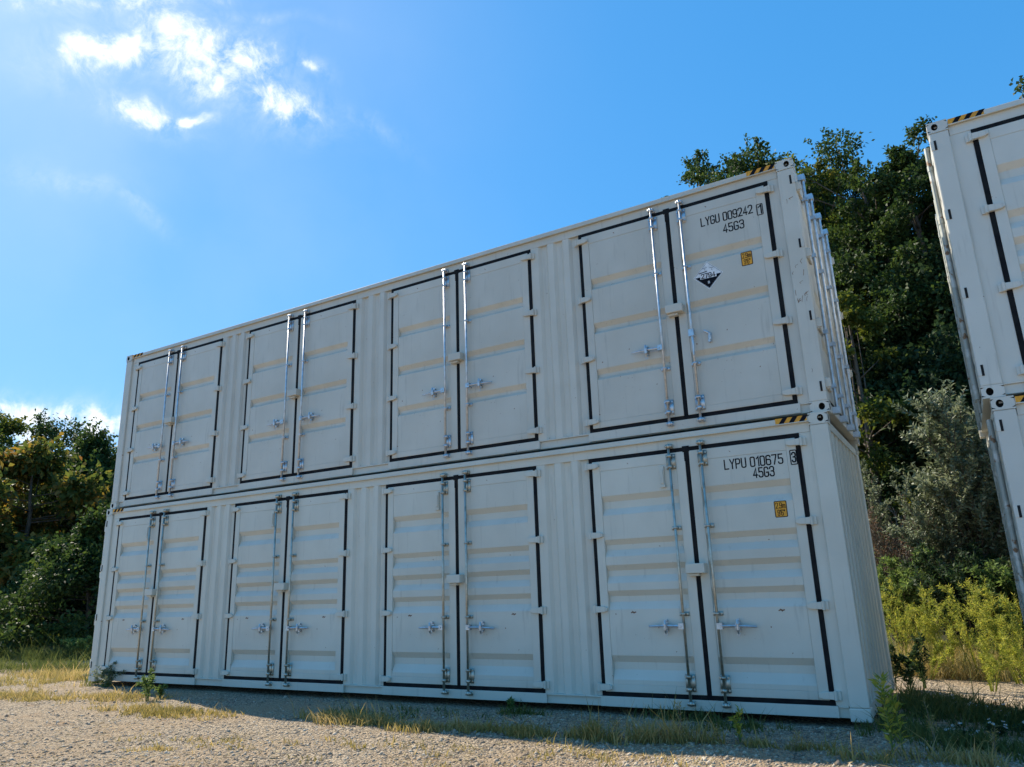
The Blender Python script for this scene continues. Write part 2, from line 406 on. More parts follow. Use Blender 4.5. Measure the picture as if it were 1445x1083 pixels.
def handle_mesh(mode='closed'):
    """lies along -x from the rod at x=0"""
    mb = MB()
    if mode == 'closed':
        mb.box(-.052, .004, -.068, -.012, -.03, .03); mb.tube([(-.03, -.078, 0), (-.03, -.002, 0)], .011, 8)
        mb.tube([(-.05, -.045, 0), (-.18, -.040, .002), (-.30, -.034, -.002), (-.385, -.030, -.006)], [.016, .014, .013, .010], 8)
    else:
        mb.box(-.030, .03, -.072, -.012, -.04, .04)
        mb.tube([(.004, -.05, -.03), (.012, -.056, -.14), (.004, -.052, -.26)], [.016, .014, .010], 8)
    return mb
def hasp_mesh(open_=False):
    mb = MB()
    if not open_:
        mb.box(-.016, .016, .012, .019, -.055, .055)
        mb.box(-.022, .022, -.054, .014, -.022, -.010); mb.box(-.022, .022, -.054, .012, .014, .026)
        mb.tube([(0, -.052, .06), (.004, -.060, .02), (.002, -.056, -.035), (0, -.035, -.07)], [.012, .016, .016, .011], 8)
        for z in (-.045, .055): mb.tube([(0, .012, z), (0, -.016, z)], .014, 8)
        pts = [(.016*math.cos(a), -.03, -.078+.018*math.sin(a)) for a in [k*PI/5 for k in range(11)]]
        mb.tube(pts, .004, 5, False)
    else:
        mb.box(-.018, .018, .012, .019, -.06, .045)
        mb.tube([(-.045, -.03, .075), (-.02, -.035, .055), (.012, -.036, .03), (.014, -.03, -.04)], [.012, .013, .014, .013], 8)
        mb.tube([(0, .012, -.045), (0, -.02, -.045)], .016, 8); mb.tube([(-.05, .014, .08), (-.04, -.03, .078)], .010, 6)
    return mb
def lockbox_mesh():
    mb = MB(); mb.box(-.10, .10, -.085, .018, -.05, .05); mb.box(-.085, .03, -.05, .018, -.078, -.0505); return mb
def vent_mesh():
    mb = MB(); mb.box(-.025, .025, -.004, .023, -.10, .10); mb.box(-.016, .016, -.016, -.0045, -.09, .06)
    mb.box(-.03, .03, -.010, .021, -.135, -.1005)
    return mb

def side_door(c, sty, pm, ix, mir, special=None, pk=''):
    """one leaf; c container, ix pair index"""
    X = PX[ix]+(GB if not mir else PWID-GB-LW)
    mk = LW if mir else None
    def b_leaf(par):
        mb, w = leaf_mesh(sty, mir); return mb.build('door', pm, par, .004, mirror_x=mk)
    d = cached(('leaf', sty, pk, mir), 'door', b_leaf, c)
    d.location = (X, 0, 0)
    cached(('gask', mir), 'gasket', lambda p_: gasket_mesh(mir)[0].build('gasket', RUBBER, p_, .004, mirror_x=mk), d)
    sg = -1 if mir else 1; hx = LW if mir else 0
    for z in STY[sty]['hz']:
        cached(('hinge', mir, pk), 'hinge', lambda p_: hinge_mesh().build('hinge', pm, p_, .003, mirror_x=(0 if mir else None)), d, loc=(hx, 0, z))
    rx = LW-.965 if mir else .955
    steel = STEEL if sty == 'up' else STEEL_OLD
    cached(('rod', sty), 'lock_rod', lambda p_: autosmooth(rod_mesh(sty).build('lock_rod', steel, p_)), d, loc=(rx, 0, 0))
    zh = STY[sty]['zh']; jr = random.Random(ix*7+mir*3+len(pk)); nh = len(COL.objects)
    if special == 'hanging':
        o = cached(('hang',), 'handle', lambda p_: handle_mesh('hang').build('handle', STEEL, p_), d, loc=(rx, 0, zh+.10))
        o['label'] = 'lock handle hanging down loose along its rod'
        o = cached(('hasp_open',), 'hasp', lambda p_: hasp_mesh(True).build('hasp', STEEL, p_), d, loc=(rx+.185, 0, zh+.03))
        o['label'] = 'empty open handle catch'
    else:
        cached(('handle', mir), 'handle', lambda p_: handle_mesh().build('handle', STEEL, p_, mirror_x=(0 if mir else None)), d, loc=(rx, 0, zh)).rotation_euler = (0, jr.uniform(-.03, .03), 0)
        cached(('hasp',), 'hasp', lambda p_: hasp_mesh().build('hasp', STEEL, p_), d, loc=(rx+(.20 if mir else -.20), 0, zh))
    if not mir:
        cached(('lockbox', pk), 'lock_box', lambda p_: lockbox_mesh().build('lock_box', pm, p_, .006), d, loc=(LW+.028, 0, 1.42))
        if sty == 'low':
            cached(('vent', pk), 'vent', lambda p_: vent_mesh().build('vent', pm, p_, .004), d, loc=(.845, 0, 2.43))
    return d

CORR = [0, .10, .135, .215, .25, .33, .365, .445, .48, .56, .595]
def container(label, loc, sty, pm, pk, door_end, marks=None, group=None, rz=0):
    c = thing('shipping_container', label, 'container', loc, rz, group)
    def pbox(key, name, boxes, bevel=.006):
        def f(p_):
            mb = MB()
            for b_ in boxes: mb.box(*b_)
            return mb.build(name, pm, p_, bevel)
        return cached((key, pk), name, f, c)
    # corner posts and castings
    for k, (sx, sy) in enumerate(((0, 0), (1, 0), (1, 1), (0, 1))):
        xx = (0, .175) if not sx else (L-.175, L); yy = (0, .15) if not sy else (WD-.15, WD)
        pbox(('post', k), 'corner_post', [(*xx, *yy, .1185, H-.1185)], .012)
        for zi in (0, 1):
            def cast(p_):
                mb = MB(); e = .004
                x0, x1 = (-e, .178) if not sx else (L-.178, L+e); y0, y1 = (-e, .162) if not sy else (WD-.162, WD+e)
                z0, z1 = (0, .118) if not zi else (H-.118, H)
                t = .014
                if pk == 'low' and not zi and k < 2: mb.box(x0, x1, y0, y1, z0, z1); return mb.build('corner_casting', [pm, DARK], p_, .01)
                # shell with oval openings to front/back and to the end
                mb.box(x0, x1, y0, y1, z0, z0+t); mb.box(x0, x1, y0, y1, z1-t, z1)
                cx, cz = (x0+x1)/2, (z0+z1)/2; cy = (y0+y1)/2; hz = (z1-z0)/2-t
                yf = y0 if not sy else y1; nf = (0, -1, 0) if not sy else (0, 1, 0)
                off = -.025 if sx else .025
                mb.holeplate((cx, yf, cz), (1, 0, 0), (0, 0, 1), nf, (x1-x0)/2, hz, .030, .037, .06, eo=(-off, 0))
                xf = x0 if not sx else x1; ne = (-1, 0, 0) if not sx else (1, 0, 0)
                mb.holeplate((xf, cy, cz), (0, 1, 0), (0, 0, 1), ne, (y1-y0)/2, hz, .030, .037, .06)
                # inner sides
                xi = x1-.002 if not sx else x0+.002; yi = y1-.002 if not sy else y0+.002
                mb.add([(xi, y0, z0+t), (xi, y1, z0+t), (xi, y1, z1-t), (xi, y0, z1-t)], [(0, 1, 2, 3)])
                mb.add([(x0, yi, z0+t), (x1, yi, z0+t), (x1, yi, z1-t), (x0, yi, z1-t)], [(0, 1, 2, 3)])
                return mb.build('corner_casting', [pm, DARK], p_, 0)
            o_ = cached(('cast', k, zi, pk), 'corner_casting', cast, c)
    # rails, header and sill
    pbox('toprail', 'top_rail', [(.18, L-.18, -.002, .045, H-.075, H-.020), (.18, L-.18, -.008, .004, H-.082, H-.070)], .005)
    pbox('toprail2', 'top_rail', [(.18, L-.18, WD-.06, WD, H-.09, H-.006)], .005)
    pbox('header', 'door_header', [(.18, L-.18, .028, .09, ZT+GB+.001, H-.0755)], .003)
    sill = []
    for i in range(4):
        sill.append((PX[i]-.02, PX[i]+PWID+.02, .016, .11, .026, ZB-GB-.001))
    pbox('sill', 'bottom_rail', sill+[(.18, L-.18, .050, .11, .024, .112)]+
         [(PX[i]+PWID+.02, PX[i+1]-.02, .022, .11, .1125, ZB-GB-.002) for i in range(3)]+
         [(.18, PX[0]-.02, .03, .11, .1125, ZB-GB), (PX[3]+PWID+.02, L-.18, .03, .11, .1125, ZB-GB)], .004)
    pbox('sill2', 'bottom_rail', [(.18, L-.18, WD-.11, WD-.006, .006, .16)], .004)
    pbox('jamb', 'door_jamb', [(.175, PX[0]-.001, .032, .075, ZB-GB, ZT+GB)], .002)
    pbox('jamb2', 'door_jamb', [(PX[3]+PWID+.001, L-.175, .032, .075, ZB-GB, ZT+GB)], .002)
    # corrugated panels between the doors
    for i in range(3):
        xa, xb = PX[i]+PWID+.001, PX[i+1]-.001
        def pan(p_):
            w = xb-xa; k = w/.695; pr = []; yo, yi = .030, .066; out_ = True
            for j, cxx in enumerate([0, .11, .145, .215, .25, .33, .365, .435, .47, .55, .585, .695]):
                yy = yo if (j % 4) in (0, 1) else yi
                pr.append((cxx*k, yy))
            pr += [(w, .085), (0, .085)]
            mb = MB(); mb.prism(pr, ZB-GB-.001, ZT+GB, 2)
            return mb.build('side_panel', pm, p_, 0)
        cached(('pan', i, pk), 'side_panel', pan, c, loc=(xa, 0, 0))
    def back(p_):
        mb = MB(); pr = []; x = .17; n = 40; st = (L-.34)/n
        for j in range(n):
            pr += [(x, WD-.03), (x+st*.35, WD-.03), (x+st*.5, WD-.066), (x+st*.85, WD-.066)]; x += st
        pr += [(L-.17, WD-.03), (L-.17, WD-.09), (.17, WD-.09)]
        mb.prism(pr, .155, H-.085, 2); return mb.build('back_wall', pm, p_, 0)
    cached(('back', pk), 'back_wall', back, c)
    pbox('roof', 'roof', [(.06, L-.06, .04, WD-.04, H-.05, H-.035)]+[(.3+k*.28, .44+k*.28, .12, WD-.12, H-.0345, H-.018) for k in range(41)], 0)
    pbox('floor', 'floor', [(.05, L-.05, .115, WD-.115, .10, .14)], 0)
    # ends, local x pointing outwards
    for end in ('left', 'right'):
        e_loc = (L, 0, 0) if end == 'right' else (0, WD, 0); e_rot = 0 if end == 'right' else PI
        if end == door_end:
            for kk, zz in (('end_header', (H-.11, H-.02)), ('end_sill', (.05, .13))):
                fr = cached((kk, pk), kk, lambda p_: (lambda mb: (mb.box(-.10, -.012, .16, WD-.16, *zz), mb.build(kk, pm, p_, .006))[-1])(MB()), c)
                fr.location = e_loc; fr.rotation_euler = (0, 0, e_rot)
            for s_ in (0, 1):
                ya, yb = (.19, WD/2-.012) if not s_ else (WD/2+.012, WD-.19)
                def ed(p_):
                    mb = MB(); pr = []
                    mb.box(-.06, -.006, ya, ya+.08, .16, H-.14); mb.box(-.06, -.006, yb-.08, yb, .16, H-.14)
                    mb.box(-.06, -.007, ya+.08, yb-.08, .16, .26); mb.box(-.06, -.007, ya+.08, yb-.08, H-.24, H-.14)
                    pr = [(-.012, .26)]
                    for z in (.6, 1.15, 1.7, 2.2): pr += [(-.012, z), (-.045, z+.06), (-.045, z+.22), (-.012, z+.28)]
                    pr += [(-.012, H-.24), (-.058, H-.24), (-.058, .26)]
                    pr2 = [(a, b) for a, b in pr]
                    n0 = len(mb.v)
                    # extrude along y
                    mb.prism(pr2, ya+.08, yb-.08, 1)
                    return mb.build('end_door', pm, p_, .004)
                dd = cached(('ed', s_, pk), 'end_door', ed, c); dd.location = e_loc; dd.rotation_euler = (0, 0, e_rot)
                def eg(p_):
                    mb = MB(); yh = ya if not s_ else yb
                    mb.box(-.05, -.010, ya-.028 if not s_ else yb, ya if not s_ else yb+.028, .13, H-.11)
                    mb.box(-.05, -.012, ya, yb, .132, .16); mb.box(-.05, -.012, ya, yb, H-.14, H-.112)
                    return mb.build('gasket', RUBBER, p_)
                cached(('eg', s_), 'gasket', eg, dd)
                for yy in ((.40, .93) if not s_ else (WD-.93, WD-(.40 if pk != 'side' else .21))):
                    def er(p_):
                        if pk == 'side':
                            o1, r1 = (.034, .026) if yy > 2.1 else (.004, .015)
                            mb = MB(); mb.tube([(o1, 0, .04), (o1, 0, H-.16)], r1, 14)
                            for z in (.36, 1.02, 1.9, 2.5): mb.tube([(o1, 0, z-.03), (o1, 0, z+.03)], r1+.004, 12)
                            return mb.build('lock_rod', STEEL_DULL, p_)
                        mb = MB(); mb.tube([(.034, 0, .10), (.034, 0, H-.08)], .019, 12)
                        for z in (.34, .95, 1.85, 2.55): mb.box(-.004, .058, -.03, .03, z-.022, z+.022); mb.box(-.006, .004, -.06, .06, z-.03, z+.03)
                        for z in (.075, H-.075): mb.box(-.012, .062, -.045, .045, z-.035, z+.035)
                        return mb.build('lock_rod', STEEL if sty == 'up' else STEEL_OLD, p_)
                    cached(('er', sty, pk, yy > 2.1), 'lock_rod', er, dd, loc=(0, yy, 0))
                for z in ((.30, .95, 1.75, 2.55) if pk != 'side' else ()):
                    def eh(p_):
                        mb = MB(); mb.box(-.004, .022, -.16, .06, -.05, .05); mb.tube([(.012, -.17, -.06), (.012, -.17, .06)], .022, 10)
                        mb.box(-.004, .052, -.20, -.175, -.045, .045)
                        return mb.build('hinge', pm, p_, .004)
                    h_ = cached(('eh', pk), 'hinge', eh, dd, loc=(0, (ya+.03) if not s_ else (yb-.03), z))
                    if s_: h_.rotation_euler = (PI, 0, 0)
        else:
            def ew(p_):
                mb = MB(); pr = []; y = .145; n = 8; st = (WD-.29)/n
                for j in range(n):
                    pr += [(-.020, y), (-.020, y+st*.36), (-.075, y+st*.5), (-.075, y+st*.86)]; y += st
                pr += [(-.022, WD-.145), (-.09, WD-.145), (-.09, .145)]
                mb.prism(pr, .13, H-.1555, 2)
                mb.box(-.10, -.010, .163, WD-.163, H-.155, H-.075)
                mb.box(-.10, -.012, .163, WD-.163, .012, .1295)
                return mb.build('end_wall', pm, p_, 0)
            w_ = cached(('ew', pk), 'end_wall', ew, c); w_.location = e_loc; w_.rotation_euler = (0, 0, e_rot)
        # lashing slots on the edge of the front post
        xs = L if end == 'right' else 0; sg = -1 if end == 'right' else 1
        if end == door_end:
            for z in (.27, 1.04, 1.87, 2.64):
                def sl(p_):
                    mb = MB(); mb.box(0, .030*sg, -.0045, .03, -.052, .052); mb.cur = 1; mb.box(.0305*sg, .052*sg, -.0042, .03, -.055, .050)  # solid dark box, the slit's shade put into its colour
                    return mb.build('lashing_slot', [pm, DARK], p_)
                cached(('slot', sg, pk), 'lashing_slot', sl, c, loc=(xs, 0, z))
    # hazard stripes at both ends of the top rail
    for end in (0, 1):
        def hz(p_):
            mb = MB(); x0 = 0; w = .31; z0, z1 = H-.0735, H-.014; s_ = .045
            mb.box(0, w, -.0045, -.0023, z0, z1); mb.cur = 1
            for k in range(3):
                a = .03+k*.10
                mb.prism([(a, z0), (a+.05, z0), (a+.05+s_, z1), (a+s_, z1)], -.0062, -.0046, 1)
            return mb.build('hazard_stripe', [YELLOW, BLACKM], p_)
        cached(('hz',), 'hazard_stripe', hz, c, loc=(L-.50 if end else .185, 0, 0))
    for ix in range(4):
        for mir in (False, True):
            sp = 'hanging' if (marks and marks.get('hang') and ix == 3 and mir) else None
            d = side_door(c, sty, pm, ix, mir, sp, pk)
            if marks and ix == 3 and mir:
                marks['fn'](d)
            if sty == 'low' and marks:     # rub marks of the handles
                mb = MB(); xm = LW-.42 if not mir else .42
                rnd = random.Random(ix*2+mir)
                xm = .36 if not mir else LW-.36
                ribbon(mb, [(xm, .985), (xm+.02, .992), (xm+.035, .985), (xm+.05, .99)], .012, .0212)
                ribbon(mb, [(xm+.012, 1.0), (xm+.03, .975)], .006, .0209)
                mb.build('scuff_mark', RUST, d)
    return c

yp = .0215  # just in front of the flat of the door panel (which is at .022)
def marks_low(d):
    x = lambda a: a-(PX[3]+PWID-GB-LW)
    mb = MB(); text(mb, 'LYPU 010675', x(11.117), x(11.712), 2.472, .095, yp, .142); text(mb, '3', x(11.808), x(11.84), 2.472, .095, yp, .142)
    ribbon(mb, rr(x(11.792), 2.400, x(11.853), 2.544, .008), .010, yp+.0002)
    text(mb, '45G3', x(11.405), x(11.612), 2.354, .095, yp, .142)
    for v_ in range(len(mb.v)):
        if mb.v[v_][0] > x(11.77): mb.v[v_] = (mb.v[v_][0], mb.v[v_][1]-.006, mb.v[v_][2])
    o = mb.build('painted_lettering', BLACKM, d); o['label'] = 'black stencilled LYPU 010675 3 45G3'
    yellow(d, x(11.633), 1.965, x)
def marks_up(d):
    x = lambda a: a-(PX[3]+PWID-GB-LW)
    mb = MB(); text(mb, 'LYGU 009242', x(11.115), x(11.70), 2.425, .098, yp, .142)
    n0 = len(mb.v)
    text(mb, '1', x(11.765), x(11.80), 2.39, .098, yp, .142); ribbon(mb, rr(x(11.752), 2.325, x(11.815), 2.455, .008), .009, yp+.0002)
    for v_ in range(n0, len(mb.v)): mb.v[v_] = (mb.v[v_][0], mb.v[v_][1]-.006, mb.v[v_][2])
    text(mb, '45G3', x(11.36), x(11.59), 2.275, .098, yp, .142)
    o = mb.build('painted_lettering', BLACKM, d); o['label'] = 'black stencilled LYGU 009242 1 45G3'
    yellow(d, x(11.577), 1.848, x)
    # diamond placard
    cx, cz, r = x(11.13), 1.757, .172
    mb = MB(); mb.prism([(cx-r, cz), (cx, cz-r), (cx+r, cz), (cx, cz+r)], yp-.0012, yp, 1)
    mb.cur = 1; q = r*.93
    ribbon(mb, [(cx-q, cz), (cx, cz-q), (cx+q, cz), (cx, cz+q), (cx-q, cz)], .003, yp-.0015)
    b = q*.94
    mb.prism([(cx-b, cz-.004), (cx, cz-b-.004), (cx+b, cz-.004)], yp-.0021, yp-.0016, 1)
    mb.cur = 0; mb.prism([(cx-.094, cz-.034), (cx+.094, cz-.034), (cx+.094, cz+.034), (cx-.094, cz+.034)], yp-.0030, yp-.0022, 1)
    mb.cur = 1
    text(mb, '2794', cx-.078, cx+.078, cz, .052, yp-.0036, .19)
    ribbon(mb, [(cx-.10, cz+.042), (cx-.015, cz+.052)], .011, yp-.0016)
    ribbon(mb, [(cx-.062, cz+.092), (cx-.010, cz+.098)], .004, yp-.0016); ribbon(mb, [(cx+.022, cz+.088), (cx+.062, cz+.080)], .004, yp-.0016)
    ribbon(mb, [(cx-.035, cz+.080), (cx-.03, cz+.070)], .004, yp-.0016); ribbon(mb, [(cx+.045, cz+.070), (cx+.05, cz+.055)], .004, yp-.0016)
    mb.cur = 0; text(mb, '8', cx-.008, cx+.008, cz-.085, .026, yp-.0026, .2)
    o = mb.build('diamond_placard', [WHITEM, BLACKM], d); o['label'] = 'white and black diamond placard reading 2794'
def yellow(d, cx, cz, x):
    w, h = .062, .082
    mb = MB()
    out_ = [(cx+a*1.0, cz+b) for a, b in [(p_[0]-.0, p_[1]-.0) for p_ in rr(-w, -h, w, h, .012, False)]]
    mb.cur = 1; mb.prism(out_, yp-.0012, yp, 1)
    mb.cur = 0; mb.prism([(cx+a, cz+b) for a, b in rr(-w+.008, -h+.008, w-.008, h-.008, .008, False)], yp-.0018, yp-.0013, 1)
    mb.cur = 1
    text(mb, '2.9m', cx-.045, cx+.045, cz+.036, .054, yp-.0022, .12); text(mb, '9\'6"', cx-.032, cx+.034, cz-.036, .054, yp-.0022, .12)
    o = mb.build('height_sticker', [YELLOW, BLACKM], d); o['label'] = 'yellow sticker reading 2.9m 9\'6"'

GRP = 'forty foot containers with side doors stacked two high'
low = container('white container marked LYPU 010675 on the ground, bottom of the long stack', (0, 0, 0), 'low', PAINT_LOW, 'low', 'left', {'fn': marks_low}, GRP)
upc = container('white container marked LYGU 009242 with a diamond placard, on top of the long stack', (.026, .041, H+.004), 'up', PAINT_UP, 'up', 'right', {'fn': marks_up, 'hang': True}, GRP)
mb = MB(); rnd = random.Random(4)
for k in range(16):
    x_ = rnd.uniform(12.03, 12.15); z_ = rnd.uniform(1.15, 1.75) if k < 12 else rnd.uniform(.1, 2.5); d_ = rnd.uniform(.02, .07)
    ribbon(mb, [(x_, z_), (x_+rnd.uniform(-.02, .01), z_+d_*.5), (x_+rnd.uniform(-.01, .03), z_+d_)], rnd.uniform(.003, .007), -.0014-.0002*(k % 4))
o = mb.build('scuff_mark', RUST, upc); o['label'] = 'rusty scratches on the corner post'
RX, RY, RZ = 13.535, .036, -.085
rlow = container('bottom container of the cropped stack at the right, a grey rod down its edge', (RX+.055, RY-.01, RZ), 'low', PAINT_SIDE, 'side', 'left', None, GRP)
rup = container('top container of the cropped stack at the right, sunlit along its edge', (RX, RY, RZ+H+.004), 'low', PAINT_SIDE, 'side', 'left', None, GRP)

# ------------------------------------------------------------------ ground
def gz(x, y):
    b = -.03+.030*y if y < 0 else -.03+.004*min(y, 5)
    if y > 5: b += .03*min(y-5, 40)
    if x < -2: b += .015*min(-2-x, 12)*min(1, max(0, (y+1)/3))
    # under the right hand stack the yard is a little lower
    b -= .08*max(0, min(1, (x-12.3)/1.2))*max(0, min(1, (y+2)/1.5))*max(0, min(1, (6-y)/2))
    n = noise.noise(Vector((x*.35, y*.35, 1)))*.05+noise.noise(Vector((x*1.3, y*1.3, 5)))*.022+noise.noise(Vector((x*4, y*4, 9)))*.010
    if -.2 < y < 2.6 and -.2 < x < 16: n = n*.3-.012
    return b+n-.012
def gp(px, py):
    """point of the ground seen at a pixel of the photograph"""
    d = ray(px, py); t = 3.0
    while t < 120:
        p = CP+d*t
        if p.z < gz(p.x, p.y): return p
        t += .02
    return p
def axis(lo, f0, f1, hi, st):
    a = list(np.arange(f0, f1, st)); q = st; v = f0
    while v > lo: q *= 1.22; v -= q; a.insert(0, v)
    q = st; v = f1
    while v < hi: q *= 1.22; v += q; a.append(v)
    return a
xs = axis(-700, -9, 15.5, 700, .075); ys = axis(-300, -6, 5, 700, .075)
nx, ny = len(xs), len(ys)
vs = [(x, y, gz(x, y)) for y in ys for x in xs]
fs = [(j*nx+i, j*nx+i+1, (j+1)*nx+i+1, (j+1)*nx+i) for j in range(ny-1) for i in range(nx-1)]
me = bpy.data.meshes.new('ground'); me.from_pydata(vs, [], fs); me.polygons.foreach_set('use_smooth', [True]*len(fs))
ground = put('ground', me); ground['kind'] = 'structure'
GM = bpy.data.materials.new('gravel_yard'); GM.use_nodes = True; t = GM.node_tree; b = t.nodes['Principled BSDF']
b.inputs['Roughness'].default_value = .95; b.inputs['Specular IOR Level'].default_value = .2
co = nd('ShaderNodeTexCoord', t)
def tn(sc, det=6, ro=.6, dist=0):
    n = nd('ShaderNodeTexNoise', t); n.inputs['Scale'].default_value = sc; n.inputs['Detail'].default_value = det; n.inputs['Roughness'].default_value = ro
    n.inputs['Distortion'].default_value = dist; t.links.new(co.outputs['Object'], n.inputs['Vector']); return n.outputs['Fac']
def ramp(v, lo, hi):
    r = nd('ShaderNodeMapRange', t); t.links.new(v, r.inputs['Value']); r.inputs['From Min'].default_value = lo; r.inputs['From Max'].default_value = hi; return r.outputs['Result']
def cmix(f, a, b_):
    m_ = nd('ShaderNodeMix', t, data_type='RGBA'); t.links.new(f, m_.inputs['Factor'])
    for k, v in (('A', a), ('B', b_)):
        if isinstance(v, tuple): m_.inputs[k].default_value = (*v, 1)
        else: t.links.new(v, m_.inputs[k])
    return m_.outputs['Result']
vo = nd('ShaderNodeTexVoronoi', t); vo.inputs['Scale'].default_value = 42; vo.inputs['Randomness'].default_value = 1; t.links.new(co.outputs['Object'], vo.inputs['Vector'])
vo2 = nd('ShaderNodeTexVoronoi', t); vo2.inputs['Scale'].default_value = 95; t.links.new(co.outputs['Object'], vo2.inputs['Vector'])
sepc = nd('ShaderNodeSeparateColor', t); t.links.new(vo.outputs['Color'], sepc.inputs['Color'])
sep2 = nd('ShaderNodeSeparateColor', t); t.links.new(vo2.outputs['Color'], sep2.inputs['Color'])
g = cmix(sepc.outputs[0], (.22, .165, .105), (.56, .44, .30)); g = cmix(ramp(sep2.outputs[1], .55, 1), g, (.72, .60, .45))
g = cmix(ramp(sepc.outputs[2], .70, .85), g, (.13, .115, .10))
g = cmix(ramp(tn(.55, 8), .45, .68), g, (.46, .335, .21))      # dusty earth
g = cmix(ramp(tn(1.6, 8, .65), .60, .72), g, (.36, .23, .13))   # reddish clay
g = cmix(ramp(tn(11, 6, .7), .60, .75), g, (.17, .14, .10))
sx = nd('ShaderNodeSeparateXYZ', t); t.links.new(co.outputs['Object'], sx.inputs[0])
away = mth('MULTIPLY', ramp(sx.outputs['Y'], 3.5, 6.5), 1, tree=t)
g = cmix(away, g, (.06, .065, .03))                              # leaf litter and low green beyond the yard
t.links.new(g, b.inputs['Base Color'])
hgt = mth('ADD', mth('MULTIPLY', mth('SUBTRACT', 1, vo.outputs['Distance'], tree=t), 1.0, tree=t), mth('MULTIPLY', tn(30, 6, .7), 1.2, tree=t), tree=t)
bp = nd('ShaderNodeBump', t); bp.inputs['Strength'].default_value = 1; bp.inputs['Distance'].default_value = .035
t.links.new(hgt, bp.inputs['Height']); t.links.new(bp.outputs['Normal'], b.inputs['Normal'])
me.materials.append(GM)

# ------------------------------------------------------------------ fast meshes for leaves, blades and stones
def fast_mesh(name, V, F, mats, parent=None, mi=None, smooth=False):
    me = bpy.data.meshes.new(name); V = np.asarray(V, np.float32); F = np.asarray(F, np.int32); k = F.shape[1]
    me.vertices.add(len(V)); me.vertices.foreach_set('co', V.ravel())
    me.loops.add(F.size); me.loops.foreach_set('vertex_index', F.ravel())
    me.polygons.add(len(F)); me.polygons.foreach_set('loop_start', np.arange(0, F.size, k, dtype=np.int32)); 
    for m_ in (mats if isinstance(mats, (list, tuple)) else [mats]): me.materials.append(m_)
    if mi is not None: me.polygons.foreach_set('material_index', np.asarray(mi, np.int32))
    me.update(calc_edges=True); me.validate()
    return put(name, me, parent)
def unit(a): return a/np.maximum(np.linalg.norm(a, axis=1, keepdims=True), 1e-9)
def leaves(P, Dr, ln, wd, rng, flat=.5):
    """one folded diamond leaf per point, along direction Dr"""
    n = len(P); Dr = unit(Dr); r = rng.normal(size=(n, 3)); r[:, 2] += flat*2
    N_ = unit(r-Dr*(r*Dr).sum(1, keepdims=True)); Sd = np.cross(Dr, N_)
    ln = ln*rng.uniform(.6, 1.25, (n, 1)); w = wd*rng.uniform(.7, 1.2, (n, 1))
    fold = N_*w*.25
    V = np.stack([P, P+Dr*ln*.45+Sd*w*.5+fold, P+Dr*ln, P+Dr*ln*.45-Sd*w*.5+fold], 1).reshape(-1, 3)
    F = np.arange(4*n).reshape(n, 4)
    return V, F
def tubes_np(mb, pts, r0, r1, n=6):
    k = len(pts); mb.tube(pts, [r0+(r1-r0)*i/(k-1) for i in range(k)], n)

